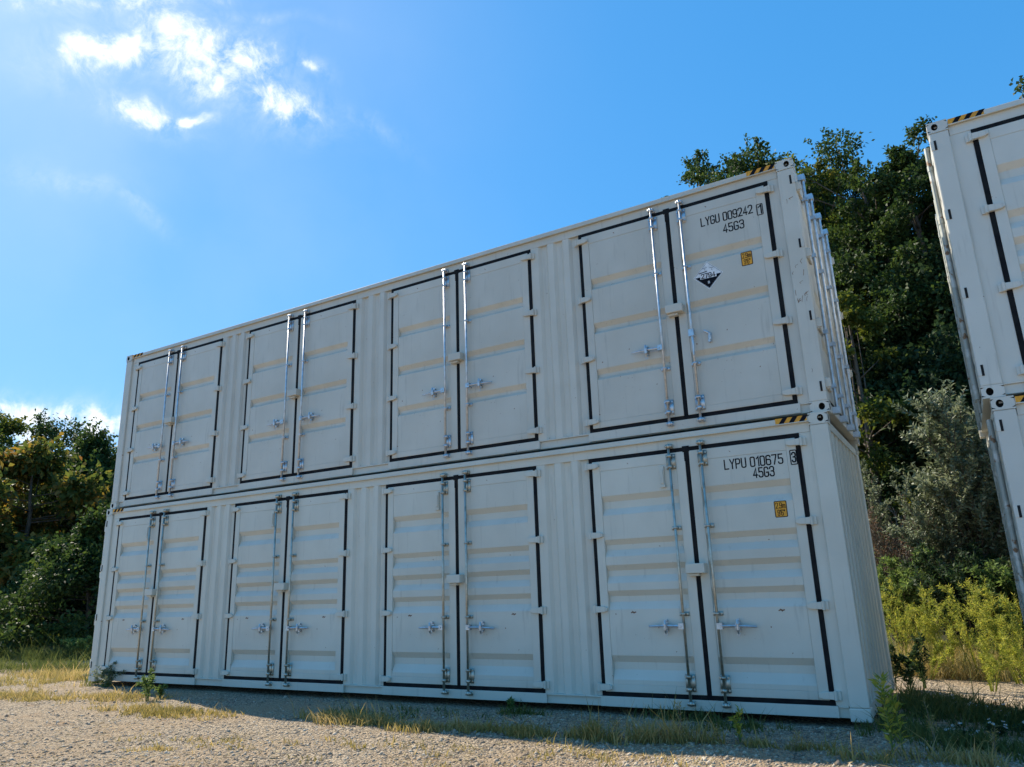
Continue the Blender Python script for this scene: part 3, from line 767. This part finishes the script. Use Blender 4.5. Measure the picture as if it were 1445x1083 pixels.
def tree(label, top, gx, gy, height, rad, crown0, nleaf, lm, seed, leaf=.15, clumps=70, group=None, name='broadleaf_tree', lean=0, trunk_r=None, sparse_top=False, cat='tree', low=.15, gs=.80):
    rng = np.random.default_rng(seed); rnd = random.Random(seed)
    z0 = gz(gx, gy)-.05; T = thing(name, label, cat, (gx, gy, z0), 0, group)
    tr = trunk_r or height*.013+.03
    path = []; k = 9
    for i in range(k):
        f = i/(k-1); path.append(Vector((lean*f*f+noise.noise(Vector((f*2.5, seed, 0)))*.5*rad*.3*f*2, noise.noise(Vector((f*2.5, seed, 7)))*.3*rad*f*.6, height*.93*f)))
    mb = MB(); tubes_np(mb, path, tr, tr*.12, 9); 
    def tp(f): 
        q = f*(k-1); i = min(int(q), k-2); return path[i].lerp(path[i+1], q-i)
    cents = []; rads = []
    for i in range(clumps):
        f = rnd.random()**.78; f = crown0+(1-crown0)*f
        g_ = (f-crown0)/(1-crown0)
        prof = math.sin(PI*min(1, (g_*gs+low)))**.75
        rr_ = rad*prof*(.35+.65*rnd.random()**.55)*(1+.35*noise.noise(Vector((math.cos(i*2.4)*1.2, f*5, seed))))
        a = i*2.39996+rnd.uniform(-.3, .3)
        c0 = tp(max(.05, f-.10)); c = c0+Vector((math.cos(a)*rr_, math.sin(a)*rr_, (.055+rnd.uniform(-.02, .03))*height))
        if c.z > height: c.z = height-rnd.random()*.3
        if i < 3: c = tp(1)+Vector((rnd.uniform(-.2, .2)*rad, rnd.uniform(-.2, .2)*rad, height*.015-rad*.14*i))
        cr = rad*.20*rnd.uniform(.65, 1.35)*(.6 if g_ > .85 else 1)
        cents.append(c); rads.append(cr)
        mid = c0.lerp(c, .5)+Vector((rnd.uniform(-.1, .1), rnd.uniform(-.1, .1), -.04*rr_))
        if i % 2 == 0 or rr_ > rad*.6: tubes_np(mb, [c0, mid, c], tr*.34*(1-f*.6), tr*.05, 5)
    trunk = mb.build('trunk', BARK, T, smooth=True, recalc=False)
    C = np.array([tuple(c) for c in cents]); Rr = np.array(rads)
    pick = rng.choice(len(C), nleaf, p=(Rr**2)/np.sum(Rr**2))
    dirs = unit(rng.normal(size=(nleaf, 3))); rr_ = rng.uniform(.15, 1, (nleaf, 1))**.6
    stretch = np.array([1, 1, .62])
    P = C[pick]+dirs*stretch*rr_*Rr[pick][:, None]*1.15
    # stray sprays beyond the clumps
    st = rng.random(nleaf) < .10; P[st] += dirs[st]*Rr[pick][st][:, None]*rng.uniform(.1, .45, (st.sum(), 1))
    # twigs of leaves sticking out of every clump
    nt_ = len(C)*5; tc_ = rng.integers(0, len(C), nt_); td = unit(rng.normal(size=(nt_, 3))*np.array([1, 1, .7])+np.array([0, 0, .35])+unit(C[tc_]*np.array([1, 1, 0])+1e-4)*.7)
    sp_ = rng.random(nleaf) < .28; k_ = rng.integers(0, nt_, sp_.sum())
    P[sp_] = C[tc_[k_]]+td[k_]*Rr[tc_[k_]][:, None]*rng.uniform(.6, 1.6, (sp_.sum(), 1))+rng.normal(size=(sp_.sum(), 3))*leaf*.35
    P[:, 2] = np.maximum(P[:, 2], .1)
    Dr = dirs+rng.normal(size=(nleaf, 3))*.7+np.array([0, 0, -.35])
    V, F = leaves(P, Dr, leaf, leaf*.62, rng)
    fast_mesh('crown', V, F, lm, T)
    return T
def top_at(px, py, Y):
    d = ray(px, py); tt = (Y-CP.y)/d.y; p = CP+d*tt; return p.x, Y, p.z-gz(p.x, Y)
def tree_px(label, px, py, Y, rad, crown0, nleaf, lm, seed, **kw):
    x, y, h = top_at(px, py, Y); return tree(label, None, x, y, h, rad, crown0, nleaf, lm, seed, **kw)
GT = 'tall trees behind the containers'
tree_px('tall tree at the left end of the row of trees showing above the container roof', 992, 203, 20, 2.7, .3, 40000, LEAF_G, 11, group=GT, gs=.62, low=.22, leaf=.145, clumps=70)
tree_px('tall green tree second from the left above the container roof', 1062, 197, 17.5, 2.8, .25, 46000, LEAF_G, 12, group=GT, gs=.62, low=.22, leaf=.135, clumps=80)
tree_px('yellowish green tree right behind the roof corner of the long stack', 1135, 207, 15.5, 2.7, .2, 56000, LEAF_Y, 13, group=GT, gs=.62, low=.22, leaf=.125, clumps=95)
tree_px('tallest dark tree with a rounded top in the gap between the two stacks', 1212, 166, 14, 2.7, .12, 66000, LEAF_G, 14, group=GT, gs=.62, low=.22, leaf=.12, clumps=110)
tree_px('thin topped pale tree just left of the cropped stack', 1266, 172, 13, 1.9, .12, 46000, LEAF_G, 15, group=GT, leaf=.115, clumps=90)
tree_px('tree top showing over the roof of the cropped stack at the right edge', 1478, 58, 13.5, 1.7, .2, 20000, LEAF_D, 16, group=GT, leaf=.15, clumps=60)
tree_px('dark tree filling the shade low between the two stacks', 1325, 330, 12, 2.6, .06, 42000, LEAF_D, 17, group=GT, leaf=.14, clumps=110, low=.3)
tree_px('small dark tree beside the rods of the upper container', 1235, 420, 12, 2.4, .05, 36000, LEAF_D, 18, group=GT, leaf=.13, clumps=100, low=.3)
tree_px('young tree with bright yellow green leaves beside the upper container', 1188, 392, 10.5, 1.3, .25, 9000, LEAF_Y, 19, group=GT, leaf=.13, clumps=36)
GB2 = 'second row of trees deeper in the wood'
for i, (px, py, Y, rad) in enumerate(((1050, 252, 24, 3.2), (1145, 245, 23, 4), (1240, 240, 22, 4), (1320, 270, 21, 4), (1420, 300, 20, 4))):
    tree_px(('dark wood tree glimpsed behind the leftmost tall tree', 'dark wood tree glimpsed behind the yellowish tree', 'dark wood tree glimpsed behind the tallest tree',
             'dark wood tree glimpsed behind the thin topped tree', 'dark wood tree glimpsed behind the cropped stack')[i], px, py, Y, rad, .03, 15000, LEAF_D, 30+i, group=GB2, leaf=.24, clumps=90, low=.35)
GL_ = 'trees beyond the left end of the yard'
tree_px('autumn tree with reddish brown and yellow leaves at the far left', 52, 618, 6, 2.9, 0.10, 20000, LEAF_A, 21, group=GL_, leaf=.26, clumps=60, trunk_r=.14, low=.15)
tree_px('green tree with a round top peeking behind the autumn tree', 82, 578, 10.5, 2.8, .2, 22000, LEAF_G, 22, group=GL_, leaf=.16, clumps=80)
tree_px('olive green tree just left of the upper container', 138, 596, 9, 3.2, .1, 34000, LEAF_G, 23, group=GL_, leaf=.16, clumps=90, low=.3)
tree_px('tall green tree cut by the left edge of the picture', -8, 566, 9.5, 3.0, .15, 24000, LEAF_Y, 24, group=GL_, leaf=.2, clumps=80)
tree_px('low dark tree against the left end of the lower container', 140, 716, 4.5, 2.4, .03, 32000, LEAF_G, 25, group=GL_, leaf=.125, clumps=100, low=.35)
tree_px('dark shrubby tree under the autumn tree', 60, 790, 4.5, 2.3, .03, 26000, LEAF_G, 26, group=GL_, leaf=.125, clumps=90, low=.4)
tree_px('dark shrubby tree in the bottom left below the tall edge tree', -15, 740, 5, 2.6, .03, 22000, LEAF_D, 27, group=GL_, leaf=.16, clumps=80, low=.4)
tree_px('dark green filler tree deep behind the autumn tree', 30, 660, 12, 4.2, .03, 24000, LEAF_D, 28, group=GL_, leaf=.26, clumps=90, low=.35)
tree_px('dark green tree deep behind the olive tree', 165, 650, 12, 4.2, .03, 24000, LEAF_D, 29, group=GL_, leaf=.26, clumps=90, low=.35)

# ------------------------------------------------------------------ shrubs and weeds made of shoots
def shoots(label, x, y, height, spread, nst, lm, seed, name='shrub', cat='shrub', leaf=.06, per=60, group=None, side=8, up=.75, lw=.4, stem_m=None, stem_r=.008, tuft=.0, flowers=0, flower_m=None, arch=.25, kind_leaf='leaf'):
    rng = np.random.default_rng(seed); rnd = random.Random(seed)
    T = thing(name, label, cat, (x, y, gz(x, y)-.02), 0, group)
    mb = MB(); PP, DD = [], []; tips = []
    for i in range(nst):
        a = rnd.uniform(0, 2*PI); h = height*rnd.uniform(.55, 1) if i else height
        sp = spread*rnd.random()**.6
        b0 = Vector((math.cos(a)*sp*.15, math.sin(a)*sp*.15, 0)); e = Vector((math.cos(a)*sp, math.sin(a)*sp, h))
        cpt = Vector((e.x*(1-up), e.y*(1-up), h*(.6+arch)))
        P_ = [b0.lerp(cpt, f).lerp(cpt.lerp(e, f), f) for f in [k/7 for k in range(8)]]
        mb.tube(P_, [stem_r*(1-.8*k/7) for k in range(8)], 5, False)
        def along(P_, n, l0=.12, spr=.0):
            for q in range(n):
                f = l0+(1-l0)*(q+rnd.random())/n; s_ = f*7; k = min(int(s_), 6); p = P_[k].lerp(P_[k+1], s_-k); d = (P_[k+1]-P_[k]).normalized()
                az = q*2.4+rnd.random(); o = d.orthogonal().normalized(); o.rotate(Matrix.Rotation(az, 3, d))
                PP.append(tuple(p+o*spr*rnd.random())); DD.append(tuple(o+d*rnd.uniform(.3, 1.1)))
        along(P_, per)
        for j in range(side):
            f = rnd.uniform(.25, .92); s_ = f*7; k = min(int(s_), 6); p = P_[k].lerp(P_[k+1], s_-k); d = (P_[k+1]-P_[k]).normalized()
            o = d.orthogonal().normalized(); o.rotate(Matrix.Rotation(rnd.uniform(0, 2*PI), 3, d)); ln = height*rnd.uniform(.10, .26)*(1.15-f*.6)
            e2 = p+(o*.6+d*.9).normalized()*ln
            Q = [p.lerp(e2, q/7)+Vector((0, 0, -.0*q)) for q in range(8)]
            mb.tube([Q[0], Q[4], Q[7]], [stem_r*.4, stem_r*.3, stem_r*.12], 4, False); along(Q, max(6, int(per*.45)), .1); tips.append(e2)
        tips.append(e)
    mb.build('stem', stem_m or BARK, T, recalc=False)
    P = np.array(PP); Dr = np.array(DD)+rng.normal(size=(len(P), 3))*.25
    V, F = leaves(P, Dr, leaf, leaf*lw, rng, .4)
    fast_mesh('foliage', V, F, lm, T)
    if flowers:
        for q in range(flowers):
            p = rnd.choice(tips)+Vector((rnd.uniform(-.05, .05), rnd.uniform(-.05, .05), rnd.uniform(0, .05)))
            n_ = 9; vs = []; fs = []; fm = MB()
            tl = Vector((rnd.uniform(-.5, .5), rnd.uniform(-.9, .1), 1)).normalized(); u = tl.orthogonal().normalized(); v = tl.cross(u); r = .014
            for k in range(n_):
                a = 2*PI*k/n_; a1 = a+.25; a2 = a-.25; b_ = len(vs)
                vs += [p, p+(u*math.cos(a2)+v*math.sin(a2))*r*.8, p+(u*math.cos(a)+v*math.sin(a))*r*1.2+tl*.003, p+(u*math.cos(a1)+v*math.sin(a1))*r*.8]; fs.append((b_, b_+1, b_+2, b_+3))
            fm.add(vs, fs); fm.cur = 1; fm.tube([p, p+tl*.006], .004, 6)
            fm.build('flower', [WHITEM, YELLOW], T, recalc=False)
    return T
def shrub_px(label, px, py, Y, *a, **kw):
    x, y, h = top_at(px, py, Y); return shoots(label, x, y, h, *a, **kw)
SL = .10
GS = 'shrubs in the gap between the stacks'
shrub_px('tall silvery leaved shrub with upright shoots beside the cropped stack', 1348, 556, 7.5, .85, 22, LEAF_S, 41, leaf=.105, per=80, side=16, stem_r=.022, group=GS)
shrub_px('silvery shrub leaning against the edge of the cropped stack', 1408, 610, 7.8, .9, 20, LEAF_S, 42, leaf=.10, per=75, side=14, stem_r=.02, group=GS)
shrub_px('medium silvery shrub left of the tallest silvery one', 1305, 668, 7.2, .7, 14, LEAF_S, 43, leaf=.08, per=70, side=14, stem_r=.018, group=GS)
shrub_px('slim shrub of pale sprigs close to the rear corner of the long stack', 1222, 650, 8.5, .3, 4, LEAF_S, 44, leaf=.08, per=60, side=10, stem_r=.016, group=GS)
shrub_px('tangle of dry brown vines and twigs heaped in front of the dark trees', 1265, 712, 8.6, 1.5, 60, LEAF_B, 45, leaf=.06, per=18, side=14, stem_r=.010, stem_m=TWIG, arch=.5, up=.3, group=GS)
shrub_px('round dark green bush below the brown vine tangle', 1262, 775, 7.0, 1.2, 30, LEAF_W, 46, leaf=.08, per=60, side=12, stem_r=.012, group=GS)
shrub_px('dark low bush between the silvery shrubs and the fennel', 1350, 770, 6.6, 1.3, 30, LEAF_D, 47, leaf=.085, per=60, side=12, stem_r=.012, group=GS)
shrub_px('leafy green bush at the foot of the cropped stack', 1432, 790, 6.8, 1.3, 34, LEAF_W, 48, leaf=.085, per=60, side=12, stem_r=.012, group=GS)
GF = 'feathery weeds standing in the sun behind the gap'
FN = dict(name='feathery_weed', cat='weed', lm=LEAF_F, leaf=.05, lw=.16, side=9, stem_m=LEAF_F, stem_r=.006, group=GF, up=.35)
for i, (px, py, Y, sp, n, lab) in enumerate(((1258, 836, 4.3, .45, 18, 'arching feathery weed close to the corner of the long stack'),
        (1292, 818, 4.8, .40, 14, 'upright feathery weed second from the long stack'), (1325, 850, 4.4, .45, 14, 'low feathery weed in the middle of the gap'),
        (1362, 824, 4.2, .45, 18, 'bright yellow green feathery weed in the middle right of the gap'), (1415, 822, 3.9, .42, 18, 'golden tipped feathery weed near the cropped stack'),
        (1440, 866, 3.6, .4, 14, 'feathery weed cut by the right edge of the picture'), (1385, 900, 3.1, .35, 12, 'short feathery weed in front at the shadow edge'), (1300, 905, 3.9, .4, 12, 'short yellow feathery weed above the sunlit strip'))):
    kw = dict(FN); lm_ = kw.pop('lm'); shrub_px(lab, px, py, Y, sp*1.25, max(6, int(n*.55)), lm_, 60+i, per=64, **kw)

def weed_px(label, bx, by, tx, ty, spread, n, seed, lm=LEAF_W, name='weed', **kw):
    p = gp(bx, by); d = ray(tx, ty); t_ = ((p.y-CP.y)*d.y+(p.x-CP.x)*d.x)/(d.x**2+d.y**2); h = CP.z+d.z*t_-p.z
    kw.setdefault('group', 'single weeds growing in front of the containers')
    return shoots(label, p.x, p.y, max(h, .08), spread, n, lm, seed, name=name, cat='weed', stem_m=kw.pop('stem_m', LEAF_W), **kw)
weed_px('tall bright leafy weed in front of the right corner of the long stack', 1262, 1072, 1243, 955, .05, 3, 80, lm=LEAF_F, leaf=.085, lw=.28, per=34, side=0, stem_r=.006)
weed_px('second shorter leafy weed right beside the tall one at the corner', 1276, 1066, 1280, 975, .05, 2, 81, lm=LEAF_F, lw=.28, leaf=.085, per=30, side=0, stem_r=.005)
weed_px('small bright green weed in front of the last door', 1045, 1050, 1045, 1000, .04, 3, 82, lm=LEAF_F, leaf=.06, per=18, side=0, stem_r=.004)
weed_px('pale feathery seed head leaning against the last left door', 922, 992, 900, 942, .06, 3, 83, lm=LEAF_S, leaf=.04, per=70, side=3, stem_r=.005)
weed_px('dark straggly weed in front of the last left door', 950, 1000, 940, 950, .22, 10, 84, leaf=.05, per=24, side=4, stem_r=.004)
weed_px('dark weed below the seam of the last pair of doors', 1095, 1010, 1090, 965, .22, 10, 85, leaf=.05, per=22, side=4, stem_r=.004)
weed_px('pale sprig against the last right hinge', 1190, 1005, 1182, 972, .03, 3, 86, lm=LEAF_S, leaf=.03, per=36, side=3, stem_r=.004)
weed_px('dark small leafy weed in front of the third pair of doors', 720, 1003, 716, 985, .06, 6, 87, leaf=.05, per=12, side=2, stem_r=.004)
weed_px('bushy weed on the gravel in front of the first pair of doors', 208, 990, 210, 945, .14, 8, 88, leaf=.042, per=22, side=5, stem_r=.005)
weed_px('smaller weed just right of the bushy one by the first doors', 226, 985, 228, 966, .10, 6, 89, leaf=.05, per=16, side=3, stem_r=.004)
weed_px('leafy weed clump hugging the left corner of the lower container', 150, 970, 150, 935, .40, 18, 90, lm=LEAF_S, leaf=.038, per=22, side=5, stem_r=.004)
weed_px('dark silhouetted weed with a forked top at the rear corner of the long stack', 1262, 975, 1248, 900, .18, 6, 92, lm=LEAF_D, leaf=.05, per=40, side=4, stem_r=.005)
weed_px('dark leaved weed standing at the edge of the sunlit strip', 1306, 972, 1303, 900, .10, 4, 93, lm=LEAF_D, leaf=.06, per=44, side=3, stem_r=.006)
weed_px('dark low weed left of the one at the sunlit strip', 1284, 975, 1275, 928, .16, 6, 94, lm=LEAF_D, leaf=.06, per=26, side=4, stem_r=.005)
for i, (bx, by, tx, ty, lb) in enumerate(((872, 1046, 868, 1012, 'dry stalk in the grass left of the last pair of doors'), (962, 1050, 958, 990, 'tall bent dry stalk in front of the last left door'),
        (1012, 1052, 1016, 1018, 'short dry stalk below the seam of the last doors'), (1122, 1060, 1118, 1030, 'dry stalk in front of the last right door'), (1322, 1060, 1310, 985, 'tall dry stalk in the shade right of the corner'),
        (1405, 1074, 1412, 1020, 'dry stalk at the bottom edge of the shaded gap'))):
    weed_px(lb, bx, by, tx, ty, .07, 3, 140+i, lm=GRASS_M, leaf=.05, lw=.14, per=16, side=1, stem_r=.003, stem_m=TWIG, group='dry stalks among the grass')
for i, (bx, by, tx, ty, lb) in enumerate(((1352, 1000, 1350, 985, 'white flowered weed nearest the long stack in the shaded gap'), (1392, 1012, 1390, 990, 'white flowered weed in the middle of the shaded gap'),
        (1378, 1048, 1376, 1028, 'white flowered weed lowest in the shaded gap'), (1430, 1022, 1432, 1000, 'white flowered weed near the right edge of the picture'), (1412, 1040, 1408, 1018, 'white flowered weed between the lowest and the rightmost one'))):
    weed_px(lb, bx, by, tx, ty, .22, 12, 100+i, lm=LEAF_D, name='flowering_weed', group='white flowered weeds in the shade', leaf=.035, per=14, side=3, stem_r=.003, flowers=11)

# ------------------------------------------------------------------ grass, gravel
def grass(name, spots, mat_, seed, wid=.006):
    """spots: x, y, rx, ry, count, height"""
    rng = np.random.default_rng(seed); Ps, Hs = [], []
    for x, y, rx, ry, n, h in spots:
        a = rng.uniform(0, 2*PI, n); q = rng.random(n)**.6
        # blades gather in tufts
        tx = rng.normal(size=(max(3, n//22), 2)); k = rng.integers(0, len(tx), n)
        px = x+rx*(.65*tx[k, 0]*.6+.05*rng.normal(size=n)/max(rx, .2)+.045*rng.normal(size=n)); py = y+ry*(.65*tx[k, 1]*.6+.05*rng.normal(size=n)/max(ry, .2)+.045*rng.normal(size=n))
        ok = ~((py > -.02) & (py < 2.46) & (((px > 0) & (px < 12.2)) | (px > 13.5)))
        px, py = px[ok], py[ok]
        Ps += [(u, v, gz(u, v)) for u, v in zip(px, py)]; Hs.append(h*rng.uniform(.25, 1.1, len(px))*np.where(rng.random(len(px)) < .05, 2.2, 1))
    P = np.array(Ps); h = np.concatenate(Hs)[:, None]*.95; n = len(P)
    ln = rng.normal(size=(n, 2))*.35; D_ = np.concatenate([ln, np.ones((n, 1))], 1)
    a = rng.uniform(0, 2*PI, n); S_ = np.stack([np.cos(a), np.sin(a), 0*a], 1)*wid*rng.uniform(.6, 1.3, (n, 1))
    p1 = P+D_*h*.55; D2_ = D_.copy(); D2_[:, :2] *= 2.2; p2 = P+D_*h*.55+D2_*h*.45
    V = np.stack([P-S_, P+S_, p1+S_*.7, p1-S_*.7, p2+S_*.1, p2-S_*.1], 1).reshape(-1, 3)
    i = np.arange(n)[:, None]*6; F = np.concatenate([i+np.array([[0, 1, 2, 3]]), i+np.array([[3, 2, 4, 5]])], 0)
    o = fast_mesh(name, V, F, mat_); o['kind'] = 'stuff'; return o
def sp(px, py, rx, ry, n, h): p = gp(px, py); return (p.x, p.y, rx, ry, n, h)
grass('dry_grass', [sp(60, 985, 1.8, .4, 1000, .08), sp(20, 985, 1.5, .4, 700, .08), sp(120, 958, 1.5, .6, 1300, .16), sp(80, 955, 1.8, .6, 1000, .14), sp(30, 965, 2.0, .7, 700, .12), sp(200, 1005, .9, .25, 900, .08),
    sp(170, 985, 1.2, .4, 900, .08), sp(240, 1008, .7, .25, 600, .08), sp(290, 1010, .7, .25, 500, .07), sp(470, 1018, .55, .16, 700, .12), sp(520, 1022, .55, .16, 800, .12), sp(580, 1030, .5, .2, 500, .09), sp(640, 1030, .5, .16, 500, .09),
    sp(700, 1033, .5, .14, 500, .10), sp(750, 1040, .4, .14, 400, .10), sp(850, 1045, .30, .12, 330, .17), sp(905, 1046, .35, .12, 340, .18), sp(950, 1048, .25, .14, 220, .20), sp(990, 1050, .2, .10, 110, .17), sp(790, 1040, .3, .14, 120, .11),
    sp(1100, 1056, .5, .1, 300, .08), sp(1220, 1072, .4, .16, 160, .11), sp(1350, 1078, .5, .16, 320, .12), sp(600, 1060, 1.5, .4, 260, .05), sp(300, 1050, 2, .5, 300, .05), sp(840, 1070, 1.2, .3, 300, .06), sp(230, 1060, .2, .08, 120, .06),
    sp(1330, 955, 1.2, .35, 2200, .22), sp(1290, 945, .8, .3, 1000, .25), sp(1410, 950, .9, .3, 1400, .25), sp(1350, 935, 1.5, .5, 2400, .28)], GRASS_M, 7)
grass('green_grass', [sp(1330, 1000, 1.0, .7, 2200, .15), sp(1400, 1020, .9, .6, 2200, .15), sp(1290, 1040, .6, .4, 700, .13), sp(1390, 1060, .7, .25, 700, .15), sp(1240, 1020, .3, .3, 350, .10), sp(1200, 1015, .35, .15, 300, .10), sp(900, 1005, .4, .12, 300, .15),
    sp(950, 1015, .5, .2, 350, .15), sp(850, 1000, .4, .1, 400, .09), sp(1050, 1030, .6, .2, 300, .09), sp(1000, 1005, .5, .1, 400, .09), sp(730, 1008, .25, .08, 300, .09), sp(650, 1010, 1.2, .25, 220, .07), sp(520, 1010, 1.2, .3, 220, .07), sp(340, 975, 1, .1, 200, .06),
    sp(160, 965, .8, .35, 1200, .14), sp(250, 970, .6, .1, 300, .12), sp(40, 930, 3.0, .8, 3000, .35), sp(100, 925, 2.5, .8, 3000, .35), sp(10, 945, 2, .6, 1200, .2), sp(90, 945, 2, .5, 1500, .2)], GRASS_G, 8)
GW = 'brush at the left edge of the yard'
for i, (px, py, Y, s_, lm_, lb) in enumerate(((78, 893, 3.9, 1.0, LEAF_F, 'sunlit yellow green brush below the dark trees at the left'), (100, 908, 3.2, .9, LEAF_B, 'brownish brush heap left of the lower container'),
        (118, 900, 2.9, .5, LEAF_W, 'leafy brush touching the left end of the lower container'), (20, 896, 4.2, 1.1, LEAF_W, 'shaded green brush at the bottom left edge'), (48, 922, 3.4, .9, LEAF_B, 'low grey brown twigs in front of the left brush'))):
    shrub_px(lb, px, py, Y, s_, 34, lm_, 120+i, leaf=.07, per=26, side=6, stem_r=.006, arch=.4, up=.4, name='brush', cat='brush', group=GW)
# stones
rng = np.random.default_rng(5); n = 26000
q = rng.random((n, 2)); Ps = []
for a, b_ in q:
    px = a*1500-30; py = 962+(b_**.8)*150
    p = CP+ray(px, py)*((-.08-CP.z)/ray(px, py).z)
    if p.x < -14 or (-.03 < p.y < 2.5 and 0 < p.x < 12.2): continue
    p.x += rng.normal()*.1; p.y += rng.normal()*.1
    if p.y > -.03 and p.x > 0: continue
    Ps.append((p.x, p.y, gz(p.x, p.y)))
P = np.array(Ps); n = len(P); sz = np.clip(rng.lognormal(-4.6, .5, n), .004, .04)[:, None]
base = np.array([(1,0,0),(0,1,0),(-1,0,0),(0,-1,0),(0,0,.7),(0,0,-.5),(.6,.6,.4),(-.6,-.5,.35)], float)[:6]
V = P[:, None, :]+base[None]*sz[:, :, None]*rng.uniform(.6, 1.3, (n, 6, 3)); i = np.arange(n)[:, None]*6
F = np.concatenate([i+np.array([[a, b_, c_]]) for a, b_, c_ in ((0,1,4),(1,2,4),(2,3,4),(3,0,4),(1,0,5),(2,1,5),(3,2,5),(0,3,5))], 0)
STM = leafmat('pebble', [(.10, .085, .07), (.28, .22, .16), (.46, .38, .28), (.64, .56, .45)], 0.0, .9, .2)
gv = fast_mesh('gravel', V.reshape(-1, 3), F, STM); gv['kind'] = 'stuff'

# straw and dead blades lying on the yard
n = 5000; rng = np.random.default_rng(77); Ps = []
for a, b_ in rng.random((n, 2)):
    px = a*1500-30; py = 965+(b_**.7)*140; p = CP+ray(px, py)*((-.08-CP.z)/ray(px, py).z)
    if p.x < -14 or p.y > -.05 and p.x > 0: continue
    if noise.noise(Vector((p.x*.8, p.y*.8, 3))) < -.05: continue
    Ps.append((p.x, p.y, gz(p.x, p.y)+.012))
P = np.array(Ps); n = len(P); Dr = unit(rng.normal(size=(n, 3))*np.array([1, 1, .15])); V, F = leaves(P, Dr, .085, .009, rng, 1)
STRAW = leafmat('straw', [(.20, .14, .07), (.34, .26, .13), (.50, .40, .22), (.58, .50, .32)], .1, .9, .1)
o = fast_mesh('straw', V, F, STRAW); o['kind'] = 'stuff'
